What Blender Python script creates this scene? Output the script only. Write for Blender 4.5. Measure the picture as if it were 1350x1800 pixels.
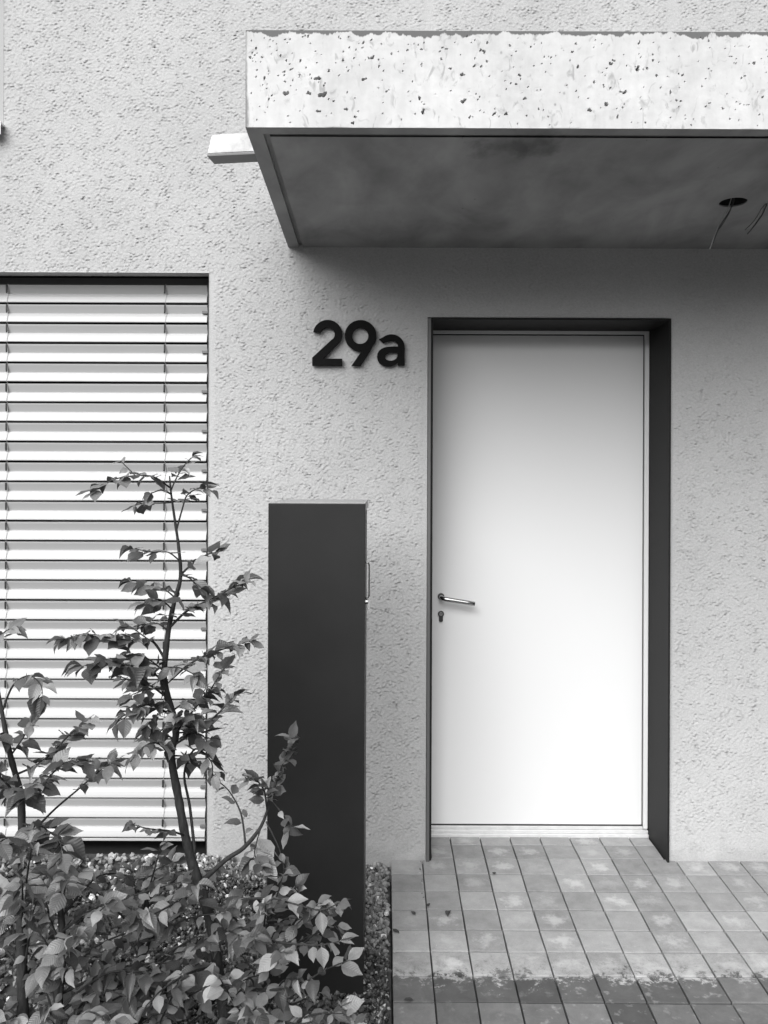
import bpy, bmesh, math, random
import numpy as np
from mathutils import Vector, Matrix, Euler

for o in list(bpy.data.objects):
    bpy.data.objects.remove(o, do_unlink=True)
S = bpy.context.scene
COL = S.collection
R = math.radians
random.seed(7)
RNG = np.random.default_rng(7)

# ------------------------------------------------------------------ camera
F = 1560.0            # focal length measured in photograph pixels (photograph is 1350 x 1800)
PX, PY = 676.0, 840.0 # where the level line of sight meets the photograph
DW, CZ = 3.594, 1.546 # camera to wall, camera height
cd = bpy.data.cameras.new('camera')
cam = bpy.data.objects.new('camera', cd)
COL.objects.link(cam)
cd.sensor_fit = 'VERTICAL'
cd.sensor_height = 36.0
cd.lens = F / 1800 * 36
cd.shift_x = -(PX - 675) / 1800
cd.shift_y = -(900 - PY) / 1800
cd.clip_start = 0.05
cd.clip_end = 2000
cam.matrix_world = Matrix.Translation((0, -DW, CZ)) @ Matrix.Rotation(R(90), 4, 'X') @ Matrix.Rotation(R(0.22), 4, 'Z')
S.camera = cam
S.render.resolution_x, S.render.resolution_y = 768, 1024

# ------------------------------------------------------------------ sky, sun, exposure (overcast, black and white)
SUN_EL, SUN_AZ = 40.0, -20.0     # azimuth from the wall's normal, negative = left of the camera
w = bpy.data.worlds.new('World')
S.world = w
w.use_nodes = True
nt = w.node_tree
bg = nt.nodes['Background']
sky = nt.nodes.new('ShaderNodeTexSky')
sky.sky_type = 'NISHITA'
sky.sun_disc = False
sky.sun_elevation = R(SUN_EL)
sky.sun_rotation = R(180 - SUN_AZ)
sky.air_density = 1.0
sky.dust_density = 4.0
bw = nt.nodes.new('ShaderNodeRGBToBW')
nt.links.new(sky.outputs[0], bw.inputs[0])
nt.links.new(bw.outputs[0], bg.inputs[0])
bg.inputs[1].default_value = 0.05
ld = bpy.data.lights.new('sun', 'SUN')
ld.energy = 1.5
ld.angle = R(60)
ld.color = (1, 1, 1)
sun = bpy.data.objects.new('sun', ld)
COL.objects.link(sun)
sd = Vector((math.sin(R(SUN_AZ)) * math.cos(R(SUN_EL)), -math.cos(R(SUN_AZ)) * math.cos(R(SUN_EL)), math.sin(R(SUN_EL))))
sun.rotation_euler = sd.to_track_quat('Z', 'Y').to_euler()
sun.location = sd * 20
S.view_settings.view_transform = 'Standard'
S.view_settings.look = 'None'
S.view_settings.gamma = 1.0
S.view_settings.exposure = 1.45
S.view_settings.use_curve_mapping = False
S.render.engine = 'CYCLES'


# ------------------------------------------------------------------ helpers
def at(px, py, D):
    """photograph pixel + distance from the camera plane -> world point"""
    return Vector(((px - PX) * D / F, D - DW, CZ - (py - PY) * D / F))

def link(o):
    COL.objects.link(o)
    return o

def tag(o, label=None, cat=None, group=None, kind=None):
    if label: o['label'] = label
    if cat: o['category'] = cat
    if group: o['group'] = group
    if kind: o['kind'] = kind
    return o

def thing(name, loc, label, cat, group=None):
    o = link(bpy.data.objects.new(name, None))
    o.empty_display_size = 0.1
    o.location = loc
    return tag(o, label, cat, group)

def put(o, parent):
    if parent is not None:
        o.parent = parent
        if parent.type == 'EMPTY':
            o.matrix_parent_inverse = Matrix.Translation(-Vector(parent.location))
    return o

def mesh_obj(name, verts, faces, mat, parent=None, smooth=False):
    me = bpy.data.meshes.new(name)
    me.from_pydata([tuple(v) for v in verts], [], faces)
    me.update()
    if smooth:
        me.polygons.foreach_set('use_smooth', [True] * len(me.polygons))
    me.materials.append(mat)
    return put(link(bpy.data.objects.new(name, me)), parent)

def np_mesh(name, V, Q, mat, parent=None, smooth=True):
    """fast quads/tris mesh from arrays"""
    me = bpy.data.meshes.new(name)
    n, k = Q.shape
    me.vertices.add(len(V)); me.vertices.foreach_set('co', np.asarray(V, np.float32).ravel())
    me.loops.add(n * k); me.loops.foreach_set('vertex_index', np.asarray(Q, np.int32).ravel())
    me.polygons.add(n)
    me.polygons.foreach_set('loop_start', np.arange(0, n * k, k, dtype=np.int32))
    me.polygons.foreach_set('loop_total', np.full(n, k, np.int32))
    me.polygons.foreach_set('use_smooth', np.full(n, smooth))
    me.update(calc_edges=True)
    me.validate()
    me.materials.append(mat)
    return put(link(bpy.data.objects.new(name, me)), parent)

class MB:
    """collects solids into one mesh"""
    def __init__(s): s.bm = bmesh.new()
    def box(s, x0, x1, y0, y1, z0, z1, bevel=0.0, seg=1):
        b = bmesh.new()
        bmesh.ops.create_cube(b, size=1)
        for v in b.verts:
            v.co = Vector((x0 + (v.co.x + .5) * (x1 - x0), y0 + (v.co.y + .5) * (y1 - y0), z0 + (v.co.z + .5) * (z1 - z0)))
        if bevel:
            bmesh.ops.bevel(b, geom=b.edges[:], offset=bevel, segments=seg, affect='EDGES', profile=.5)
        s.merge(b)
        return s
    def merge(s, b):
        m = bpy.data.meshes.new('t'); b.to_mesh(m); b.free(); s.bm.from_mesh(m); bpy.data.meshes.remove(m)
    def tube(s, pts, radii, n=8, caps=True):
        pts = [Vector(p) for p in pts]
        if not hasattr(radii, '__len__'): radii = [radii] * len(pts)
        rings = []
        up = None
        for i, p in enumerate(pts):
            t = (pts[min(i + 1, len(pts) - 1)] - pts[max(i - 1, 0)]).normalized()
            if up is None:
                up = Vector((0, 0, 1)) if abs(t.z) < .9 else Vector((1, 0, 0))
            a = t.cross(up).normalized(); b = a.cross(t).normalized(); up = b
            rings.append([s.bm.verts.new(p + (a * math.cos(2 * math.pi * k / n) + b * math.sin(2 * math.pi * k / n)) * radii[i]) for k in range(n)])
        for i in range(len(rings) - 1):
            for k in range(n):
                f = s.bm.faces.new((rings[i][k], rings[i][(k + 1) % n], rings[i + 1][(k + 1) % n], rings[i + 1][k])); f.smooth = True
        if caps:
            s.bm.faces.new(rings[0]); s.bm.faces.new(rings[-1][::-1])
        return s
    def cyl(s, c, axis, r, l, n=24, r2=None, bevel=0.0):
        b = bmesh.new()
        bmesh.ops.create_cone(b, cap_ends=True, segments=n, radius1=r, radius2=r if r2 is None else r2, depth=l)
        if bevel: bmesh.ops.bevel(b, geom=[e for e in b.edges if len(e.link_faces) == 2 and any(len(f.verts) > 4 for f in e.link_faces)], offset=bevel, segments=2, affect='EDGES')
        q = Vector((0, 0, 1)).rotation_difference(Vector(axis).normalized()).to_matrix().to_4x4()
        b.transform(Matrix.Translation(c) @ q)
        s.merge(b)
        return s
    def build(s, name, mat, parent=None, smooth=False):
        bmesh.ops.recalc_face_normals(s.bm, faces=s.bm.faces[:])
        me = bpy.data.meshes.new(name); s.bm.to_mesh(me); s.bm.free()
        if smooth: me.polygons.foreach_set('use_smooth', [True] * len(me.polygons))
        me.materials.append(mat)
        return put(link(bpy.data.objects.new(name, me)), parent)

def box(name, mat, parent, x0, x1, y0, y1, z0, z1, bevel=0.0, seg=1):
    return MB().box(x0, x1, y0, y1, z0, z1, bevel, seg).build(name, mat, parent)

def flat_shape(name, loops, depth, mat, parent, fn, bevel=0.0):
    """2D outline with holes, given thickness; fn maps (u,v,t) to world"""
    cu = bpy.data.curves.new('c', 'CURVE'); cu.dimensions = '2D'; cu.fill_mode = 'BOTH'; cu.extrude = depth / 2
    cu.bevel_depth = bevel; cu.bevel_resolution = 1
    if bevel: cu.offset = -bevel
    for L in loops:
        sp = cu.splines.new('POLY'); sp.points.add(len(L) - 1); sp.use_cyclic_u = True
        for p, (u, v) in zip(sp.points, L): p.co = (u, v, 0, 1)
    tmp = bpy.data.objects.new('tmp', cu)
    me = bpy.data.meshes.new_from_object(tmp)
    bpy.data.objects.remove(tmp); bpy.data.curves.remove(cu)
    for v in me.vertices: v.co = Vector(fn(v.co.x, v.co.y, v.co.z))
    bm = bmesh.new(); bm.from_mesh(me)
    bmesh.ops.remove_doubles(bm, verts=bm.verts[:], dist=1e-5)
    bmesh.ops.recalc_face_normals(bm, faces=bm.faces[:]); bm.to_mesh(me); bm.free()
    me.name = name
    me.materials.clear(); me.materials.append(mat)
    me.polygons.foreach_set('use_smooth', [False] * len(me.polygons))
    return put(link(bpy.data.objects.new(name, me)), parent)

def smooth_line(pts, n=4):
    """Catmull-Rom through the points"""
    P = [Vector(p) for p in pts]
    if len(P) < 3: return P
    out = []
    for i in range(len(P) - 1):
        a, b, c, d = P[max(i - 1, 0)], P[i], P[i + 1], P[min(i + 2, len(P) - 1)]
        for k in range(n):
            t = k / n
            out.append(.5 * ((2 * b) + (c - a) * t + (2 * a - 5 * b + 4 * c - d) * t * t + (3 * b - a - 3 * c + d) * t ** 3))
    out.append(P[-1])
    return out

# ------------------------------------------------------------------ materials (all neutral grey: the picture is black and white)
class NT:
    def __init__(s, name):
        s.m = bpy.data.materials.new(name); s.m.use_nodes = True
        s.t = s.m.node_tree; s.b = s.t.nodes['Principled BSDF']; s.out = s.t.nodes['Material Output']
    def n(s, typ, **kw):
        nd = s.t.nodes.new('ShaderNode' + typ)
        for k, v in kw.items(): setattr(nd, k, v)
        return nd
    def l(s, a, b): s.t.links.new(a, b)
    def val(s, sock, v):
        if hasattr(v, 'is_linked') or hasattr(v, 'links'): s.l(v, sock)
        else: sock.default_value = v
    def math(s, op, a, b=0.0, c=None, clamp=False):
        nd = s.n('Math', operation=op, use_clamp=clamp)
        s.val(nd.inputs[0], a); s.val(nd.inputs[1], b)
        if c is not None: s.val(nd.inputs[2], c)
        return nd.outputs[0]
    def ramp(s, v, a, b, lo=0.0, hi=1.0):
        nd = s.n('MapRange', clamp=True)
        s.val(nd.inputs[0], v); s.val(nd.inputs[1], a); s.val(nd.inputs[2], b); s.val(nd.inputs[3], lo); s.val(nd.inputs[4], hi)
        return nd.outputs[0]
    def mix(s, f, a, b):
        nd = s.n('Mix', data_type='FLOAT')
        s.val(nd.inputs[0], f); s.val(nd.inputs[2], a); s.val(nd.inputs[3], b)
        return nd.outputs[0]
    def pos(s, scale=(1, 1, 1), offset=None):
        g = s.n('NewGeometry').outputs['Position']
        mp = s.n('Mapping'); s.l(g, mp.inputs[0]); mp.inputs['Scale'].default_value = scale
        if offset is not None: s.l(offset, mp.inputs['Location'])
        return mp.outputs[0]
    def noise(s, vec, scale, detail=4, rough=.5, dist=0.0):
        nd = s.n('TexNoise'); s.l(vec, nd.inputs['Vector'])
        nd.inputs['Scale'].default_value = scale; nd.inputs['Detail'].default_value = detail
        nd.inputs['Roughness'].default_value = rough; nd.inputs['Distortion'].default_value = dist
        return nd.outputs[0]
    def bump(s, h, strength=.3, dist=.002, prev=None):
        nd = s.n('Bump'); s.l(h, nd.inputs['Height']); nd.inputs['Strength'].default_value = strength; nd.inputs['Distance'].default_value = dist
        if prev is not None: s.l(prev, nd.inputs['Normal'])
        s.l(nd.outputs[0], s.b.inputs['Normal'])
        return nd.outputs[0]
    def color(s, v):
        if isinstance(v, float): s.b.inputs['Base Color'].default_value = (v, v, v, 1)
        else:
            c = s.n('CombineColor')
            for i in range(3): s.l(v, c.inputs[i])
            s.l(c.outputs[0], s.b.inputs['Base Color'])
        return s
    def rough(s, v): s.val(s.b.inputs['Roughness'], v); return s
    def metal(s, v): s.b.inputs['Metallic'].default_value = v; return s
    def spec(s, v): s.b.inputs['Specular IOR Level'].default_value = v; return s

def simple(name, c, rough=.5, metal=0.0, spec=.5, var=.0, scale=30, bumps=0.0, bscale=200):
    k = NT(name)
    if var:
        n = k.noise(k.pos(), scale, 5, .6)
        k.color(k.ramp(n, .3, .7, c * (1 - var), c * (1 + var)))
    else: k.color(float(c))
    k.rough(rough).metal(metal).spec(spec)
    if bumps:
        k.bump(k.noise(k.pos(), bscale, 3), bumps, .001)
    return k.m

def m_plaster():
    k = NT('plaster')
    big = k.noise(k.pos(), 1.3, 4, .6)
    fine = k.noise(k.pos((1, 1, 1.6)), 160, 4, .65)
    c = k.math('ADD', k.ramp(big, .3, .7, .405, .465), k.ramp(fine, .3, .7, -.05, .05))
    # faint splash dirt in the last hand's breadth above the ground
    sep = k.n('SeparateXYZ'); k.l(k.n('NewGeometry').outputs['Position'], sep.inputs[0])
    h = k.math('ADD', sep.outputs[2], k.ramp(k.noise(k.pos(), 14, 4), .3, .7, -.05, .05))
    c = k.math('MULTIPLY', c, k.ramp(h, 0.0, .07, .86, 1.0))
    k.color(c).rough(.92).spec(.2)
    k.bump(fine, .6, .0025)
    return k.m

def m_concrete(name, lo, hi, stain=False):
    k = NT(name)
    a = k.noise(k.pos((1, 1, .8)), 4.5, 6, .62, .6)
    b = k.noise(k.pos(), 38, 5, .6)
    streak = k.noise(k.pos((9, 9, 1.2)), 3.2, 4, .6)
    c = k.math('ADD', k.ramp(a, .32, .7, lo, hi), k.ramp(b, .3, .7, -.03, .03))
    c = k.math('ADD', c, k.ramp(streak, .3, .7, -.025, .025))
    if stain:
        sep = k.n('SeparateXYZ'); k.l(k.n('NewGeometry').outputs['Position'], sep.inputs[0])
        n1 = k.noise(k.pos((1, 1, .35)), 17, 5, .65)
        edge = k.math('ADD', k.math('SUBTRACT', ZT, sep.outputs[2]), k.ramp(n1, .35, .65, .004, -.018))
        f = k.ramp(edge, .0025, .0055, 1.0, 0.0)
        ex = k.math('ADD', k.math('SUBTRACT', sep.outputs[0], CXL), k.ramp(n1, .35, .65, .002, -.008))
        f = k.math('MAXIMUM', f, k.ramp(ex, .0, .006, .8, 0.0))
        v = k.n('TexVoronoi'); k.l(k.pos((1, 1, .8)), v.inputs['Vector']); v.inputs['Scale'].default_value = 34
        sp = k.ramp(v.outputs['Distance'], .05, .16, 1, 0)
        g = k.math('MULTIPLY', sp, k.ramp(k.noise(k.pos(), 9, 3), .5, .66, 0, .45))
        sm = k.math('MULTIPLY', k.ramp(k.noise(k.pos((1.3, 1, .8)), 26, 5, .6, 1.2), .58, .70, 0, .36), 1.0)
        c = k.math('MULTIPLY', c, k.math('SUBTRACT', 1.0, k.math('MAXIMUM', g, sm)))
        c = k.mix(f, c, .13)
    k.color(c).rough(.85).spec(.3)
    k.bump(k.noise(k.pos(), 120, 5, .6), .25, .0012)
    return k.m

def m_soffit():
    k = NT('soffit_concrete')
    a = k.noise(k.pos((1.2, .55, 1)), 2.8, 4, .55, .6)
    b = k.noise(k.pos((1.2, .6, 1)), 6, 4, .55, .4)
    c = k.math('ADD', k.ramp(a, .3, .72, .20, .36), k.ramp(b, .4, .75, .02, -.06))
    # an old damp patch near the front edge
    sp = k.n('SeparateXYZ'); k.l(k.n('NewGeometry').outputs['Position'], sp.inputs[0])
    ds = k.math('SQRT', k.math('ADD', k.math('POWER', k.math('MULTIPLY', k.math('SUBTRACT', sp.outputs[0], .40), 8.0), 2.0), k.math('POWER', k.math('MULTIPLY', k.math('ADD', sp.outputs[1], .985), 14.0), 2.0)))
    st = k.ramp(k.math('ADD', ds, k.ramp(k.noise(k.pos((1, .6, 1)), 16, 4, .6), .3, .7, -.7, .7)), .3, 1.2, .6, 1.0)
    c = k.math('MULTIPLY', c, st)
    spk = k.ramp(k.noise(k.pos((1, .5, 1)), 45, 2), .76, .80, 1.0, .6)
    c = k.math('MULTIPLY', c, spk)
    k.color(c).rough(.8).spec(.3)
    k.bump(k.noise(k.pos(), 60, 5, .6), .2, .001)
    return k.m

def m_paver():
    k = NT('paver_concrete')
    oi = k.n('ObjectInfo').outputs['Random']
    wn = k.n('TexWhiteNoise', noise_dimensions='1D'); k.l(oi, wn.inputs['W'])
    r2 = wn.outputs[0]
    off = k.n('CombineXYZ'); k.l(k.math('MULTIPLY', oi, 37.0), off.inputs[0]); k.l(k.math('MULTIPLY', r2, 19.0), off.inputs[1])
    P = k.pos(offset=off.outputs[0])
    tc = k.n('TexCoord').outputs['Object']
    so = k.n('SeparateXYZ'); k.l(tc, so.inputs[0])
    sep = k.n('SeparateXYZ'); k.l(k.n('NewGeometry').outputs['Position'], sep.inputs[0])
    base = k.math('ADD', k.ramp(oi, 0, 1, .225, .325), k.ramp(k.noise(P, 18, 6, .65), .3, .7, -.035, .04))
    grain = k.noise(P, 330, 3, .6)
    base = k.math('ADD', base, k.ramp(grain, .3, .7, -.025, .025))
    # pale lime bloom in the middle of the stones, in the dry zone
    rr = k.math('SQRT', k.math('ADD', k.math('POWER', so.outputs[0], 2.0), k.math('POWER', so.outputs[1], 2.0)))
    bl = k.ramp(k.math('ADD', rr, k.ramp(k.noise(P, 34, 6, .7), .3, .7, .03, -.03)), .012, .045, 1, 0)
    bl = k.math('MULTIPLY', bl, k.ramp(r2, .3, 1.0, 0, .15))
    base = k.math('ADD', base, bl)
    spk = k.ramp(k.noise(P, 70, 3, .7, 1.0), .68, .74, 0, .22)
    base = k.math('ADD', base, k.math('MULTIPLY', spk, k.ramp(oi, .3, .8, 0, 1)))
    # wet beyond the drip line of the canopy
    wn1 = k.noise(k.pos(), 22, 6, .68, .6)
    wn2 = k.noise(k.pos(), 95, 4, .7, .8)
    e = k.math('ADD', k.math('SUBTRACT', -.79, sep.outputs[1]), k.math('ADD', k.ramp(wn1, .3, .7, -.06, .08), k.ramp(wn2, .3, .7, -.03, .03)))
    wet = k.ramp(e, -.012, .02, 0, 1)
    mott = k.math('MULTIPLY', k.ramp(k.math('SUBTRACT', -.55, sep.outputs[1]), 0, .2, 0, .85), k.ramp(wn2, .54, .66, 0, 1))
    mott = k.math('MULTIPLY', mott, k.ramp(wn1, .4, .62, .15, 1))
    rim = k.math('MULTIPLY', k.ramp(k.math('SUBTRACT', -.55, sep.outputs[1]), 0, .2, 0, .11), k.ramp(wn1, .35, .6, 1, .1))
    base = k.math('ADD', base, rim)
    wetd = k.math('MULTIPLY', wet, k.ramp(r2, 0, 1, .55, 1.0))
    # patches that have begun to dry again, further out
    dry = k.math('MULTIPLY', k.ramp(k.noise(P, 26, 4, .6), .58, .68, 0, .55), k.ramp(oi, 0, 1, .2, 1))
    wetd = k.math('MULTIPLY', wetd, k.math('SUBTRACT', 1.0, dry))
    wetd = k.math('MAXIMUM', wetd, k.math('MULTIPLY', mott, .62))
    c = k.mix(wetd, base, .045)
    k.color(c)
    k.rough(k.mix(wetd, .85, .55)).spec(.3)
    k.bump(k.math('ADD', k.math('MULTIPLY', grain, .5), k.noise(P, 60, 4, .6)), .35, .0015)
    return k.m

def m_gravel():
    k = NT('gravel')
    ri = k.n('NewGeometry').outputs['Random Per Island']
    sep = k.n('SeparateXYZ'); k.l(k.n('NewGeometry').outputs['Position'], sep.inputs[0])
    c = k.ramp(ri, 0, .93, .07, .34)
    c = k.math('ADD', c, k.ramp(ri, .93, 1.0, 0, .5))
    c = k.math('ADD', c, k.ramp(k.noise(k.pos(), 160, 4, .6), .3, .7, -.03, .03))
    n = k.ramp(k.noise(k.pos(), 9, 4), .3, .7, -.08, .08)
    wet = k.ramp(k.math('ADD', k.math('SUBTRACT', -.62, sep.outputs[1]), n), -.02, .06, 0, 1)
    left = k.math('MULTIPLY', k.ramp(k.math('ADD', k.math('SUBTRACT', -.36, sep.outputs[0]), n), 0, .08, 0, 1), k.ramp(k.math('ADD', sep.outputs[1], n), -.10, -.18, 0, 1))
    wet = k.math('MAXIMUM', wet, left)
    keep = k.ramp(ri, .95, .965, 1, .25)
    c = k.math('MULTIPLY', c, k.math('SUBTRACT', 1.0, k.math('MULTIPLY', k.math('MULTIPLY', wet, keep), .72)))
    k.color(c)
    k.rough(k.mix(wet, .75, .22)).spec(.5)
    return k.m

def m_leaf(name, lo, hi):
    k = NT(name)
    oi = k.math('FRACT', k.math('ADD', k.n('ObjectInfo').outputs['Random'], k.n('NewGeometry').outputs['Random Per Island']))
    uv = k.n('UVMap').outputs[0]
    s = k.n('SeparateXYZ'); k.l(uv, s.inputs[0])
    ax = k.math('ABSOLUTE', k.math('SUBTRACT', s.outputs[0], .5))
    # side veins run forward from the midrib
    ph = k.math('FRACT', k.math('MULTIPLY', k.math('SUBTRACT', s.outputs[1], k.math('MULTIPLY', ax, .55)), 8.0))
    vein = k.ramp(k.math('ABSOLUTE', k.math('SUBTRACT', ph, .5)), .0, .16, 1, 0)
    mid = k.ramp(ax, .008, .03, 1, 0)
    c = k.ramp(k.math('POWER', oi, 1.7), 0, 1, lo, hi)
    c = k.math('MULTIPLY', c, k.ramp(k.noise(k.pos(), 40, 3), .3, .7, .86, 1.14))
    c = k.math('MULTIPLY', c, k.math('ADD', 1.0, k.math('MULTIPLY', k.math('MAXIMUM', vein, mid), .13)))
    k.color(c).rough(.36).spec(.55)
    hgt = k.math('SUBTRACT', k.ramp(k.math('ABSOLUTE', k.math('SUBTRACT', ph, .5)), 0, .5, 0, 1), k.math('MULTIPLY', mid, .6))
    k.bump(hgt, .28, .002)
    tr = k.n('BsdfTranslucent'); cc = k.n('CombineColor')
    tv = k.math('MULTIPLY', c, 1.35)
    for i in range(3): k.l(tv, cc.inputs[i])
    k.l(cc.outputs[0], tr.inputs[0])
    mx = k.n('MixShader'); mx.inputs[0].default_value = .22
    k.l(k.b.outputs[0], mx.inputs[1]); k.l(tr.outputs[0], mx.inputs[2]); k.l(mx.outputs[0], k.out.inputs[0])
    return k.m

def m_bark():
    k = NT('bark')
    n = k.noise(k.pos((1, 1, .35)), 120, 5, .65)
    k.color(k.ramp(n, .3, .7, .012, .045)).rough(.75).spec(.35)
    k.bump(n, .6, .002)
    return k.m

# key levels of the canopy, needed by its material
ZT, ZB, ZBW = 2.798, 2.526, 2.478     # top, underside at the front, underside at the wall
CXL, CXR, CYF = -.3935, 2.9, 2.484 - DW
M = dict(
    plaster=m_plaster(), concrete=m_concrete('fair_faced_concrete', .47, .58, True), soffit=m_soffit(), paver=m_paver(), gravel=m_gravel(),
    leaf=m_leaf('leaf', .05, .32), deadleaf=simple('dead_leaf', .035, .7), bark=m_bark(),
    steel_dark=simple('dark_painted_steel', .013, .6, spec=.2, var=.06, scale=5, bumps=.06, bscale=400),
    steel_edge=simple('lit_steel_edge', .11, .5),  # paler copy of the dark steel, painting the light on its front edge
    column=simple('column_paint', .014, .5, spec=.25, var=.22, scale=3.0, bumps=.08, bscale=500),
    column_cap=simple('column_cap_metal', .33, .4, .1, var=.1, scale=20),
    door=simple('door_white', .74, .32, spec=.45, bumps=.01, bscale=40), frame=simple('frame_white', .74, .4),
    rubber=simple('rubber', .02, .6), threshold=simple('threshold_aluminium', .72, .35, .3, var=.08, scale=25),
    inox=simple('brushed_steel', .42, .22, 1.0), lock=simple('lock_metal', .1, .3, .9),
    number=simple('number_black', .005, .7, spec=.1), blind=simple('blind_aluminium', .43, .38, spec=.5, var=.02, scale=2),
    cord=simple('cord', .55, .7), clip=simple('clip', .13, .5), dark=simple('dark_gap', .012, .6),
    glass=simple('window_glass', .02, .05, spec=.6), wframe=simple('window_frame', .3, .5), sill=simple('sill_metal', .75, .35, .3),
    zinc=simple('spout_metal', .36, .3, .15, var=.6, scale=9),
    cable=simple('cable_grey', .09, .5), cable_light=simple('cable_pale', .4, .5),
    bed=simple('bedding_sand', .05, .95, var=.3, scale=80), earth=simple('earth', .05, .95, var=.3, scale=30, bumps=.4, bscale=60),
    ground=simple('street_asphalt', .07, .9, var=.25, scale=40, bumps=.5, bscale=150), tag=simple('paper_tag', .8, .7),
    light_block=simple('added_hill', .05, .95, var=.5, scale=.8), inside=simple('interior_dark', .03, .8),
)

def gz(y):
    """the ground falls gently away from the house"""
    return 0.0 if y > 0 else .042 * max(y, -2.6)

# ------------------------------------------------------------------ ground and paving
gy = [-900, -60, -8, -2.6, -1.6, -.8, 0, .5, 9, 60, 900]
gx = [-900, -60, -8, 8, 60, 900]
V = [(x, y, gz(y) - .09) for y in gy for x in gx]
n = len(gx)
ground = mesh_obj('ground', V, [(j * n + i, j * n + i + 1, (j + 1) * n + i + 1, (j + 1) * n + i) for j in range(len(gy) - 1) for i in range(n - 1)], M['ground'])
tag(ground, kind='structure')

# an unseen ring of hills, added to block low light under the canopy
hv, hf = [], []
NH = 96
for i in range(NH):
    a = 2 * math.pi * i / NH
    jag = 1 + .10 * math.sin(5 * a + 1) + .07 * math.sin(13 * a) + .05 * math.sin(29 * a + 2)
    for r, h in ((70, -.6), (84, 9 * jag), (100, 15 * jag), (140, 17 * jag), (200, -.6)):
        hv.append((r * math.cos(a), r * math.sin(a), h))
for i in range(NH):
    for q in range(4):
        a, b = i * 5 + q, ((i + 1) % NH) * 5 + q
        hf.append((a, b, b + 1, a + 1))
tag(mesh_obj('light_block_hills', hv, hf, M['light_block']), kind='structure')

PW, PD = .1283, .1325
PX0 = .0305
def slope_box(name, x0, x1, y0, y1, top, thick, mat, parent=None):
    ys = [y0] + [y for y in (0.0,) if y0 < y < y1] + [y1]
    V, Fc = [], []
    for y in ys:
        V += [(x0, y, gz(y) + top), (x1, y, gz(y) + top), (x1, y, gz(y) + top - thick), (x0, y, gz(y) + top - thick)]
    for j in range(len(ys) - 1):
        a, b = 4 * j, 4 * j + 4
        for q in range(4): Fc.append((a + q, b + q, b + (q + 1) % 4, a + (q + 1) % 4))
    Fc += [(0, 1, 2, 3), tuple(len(V) - 1 - q for q in range(4))]
    return mesh_obj(name, V, Fc, mat, parent)
paving = slope_box('paving', PX0 + .004, PX0 + 15 * PW, -2.4, .25, -.017, .07, M['bed'])
tag(paving, kind='structure')

def paver_mesh(i, x0, x1, y0, y1):
    """a concrete stone with slightly worn, uneven edges, top at z = 0"""
    rnd = random.Random(i * 31 + 5)
    b = bmesh.new()
    bmesh.ops.create_cube(b, size=1)
    for v in b.verts:
        v.co = Vector((x0 if v.co.x < 0 else x1, y0 if v.co.y < 0 else y1, -.055 if v.co.z < 0 else 0))
        if v.co.z == 0: v.co += Vector((rnd.uniform(-1, 1) * .0007, rnd.uniform(-1, 1) * .0007, rnd.uniform(-1, 1) * .0006))
    bmesh.ops.bevel(b, geom=[e for e in b.edges if all(v.co.z > -.01 for v in e.verts)], offset=.0028, segments=2, affect='EDGES', profile=.6)
    for f in b.faces: f.smooth = False
    me = bpy.data.meshes.new('paver'); b.to_mesh(me); b.free()
    me.materials.append(M['paver'])
    return me
GAP = .0022
PM = [paver_mesh(i, -PW / 2 + GAP, PW / 2 - GAP, -PD / 2 + GAP * 1.7, PD / 2 - GAP * 1.7) for i in range(6)]
OX0, OX1 = .1945, 1.146      # inside of the door lining
DY = .252                    # door plane
row_edges = [.148, .0155] + [.0155 - PD * k for k in range(1, 14)]
def place_paver(me, x, y, rnd):
    o = link(bpy.data.objects.new('paver', me)); o.parent = paving
    o.location = (x, y, gz(y) + rnd.uniform(-.0012, .0012))
    o.rotation_euler = (math.atan(.042) if y < 0 else 0, rnd.uniform(-.003, .003), rnd.uniform(-.006, .006) + 0)
    if y < 0: o.rotation_euler.x += rnd.uniform(-.004, .004)
rp = random.Random(3)
for ci in range(14):
    xc = PX0 + (ci + .5) * PW
    drift = rp.uniform(-.002, .002)
    for ri in range(1, len(row_edges) - 1):
        y1, y0 = row_edges[ri], row_edges[ri + 1]
        place_paver(PM[rp.randrange(6)], xc, (y0 + y1) / 2 + drift, rp)
    # the stones inside the door recess, cut to the lining
    a, b = max(xc - PW / 2, OX0 + .002), min(xc + PW / 2, OX1 - .002)
    if b - a > .02:
        a2, b2 = a - xc + GAP, b - xc - GAP
        place_paver(paver_mesh(100 + ci, a2, b2, -(.148 - .0155) / 2 + .003, (.148 - .0155) / 2 - .003), xc, (.148 + .0155) / 2 + drift, rp)
        place_paver(paver_mesh(150 + ci, a2, b2, -.045, .0465), xc, .148 + .0475 + drift, rp)

# earth bed under the gravel
tag(slope_box('planting_bed', -3.2, -.62, -2.38, .045, .0, .08, M['earth']), kind='structure')
bed = slope_box('planting_bed', -.6195, PX0 - .004, -2.4, .2, -.03, .07, M['earth'])
tag(bed, kind='structure')

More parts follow.
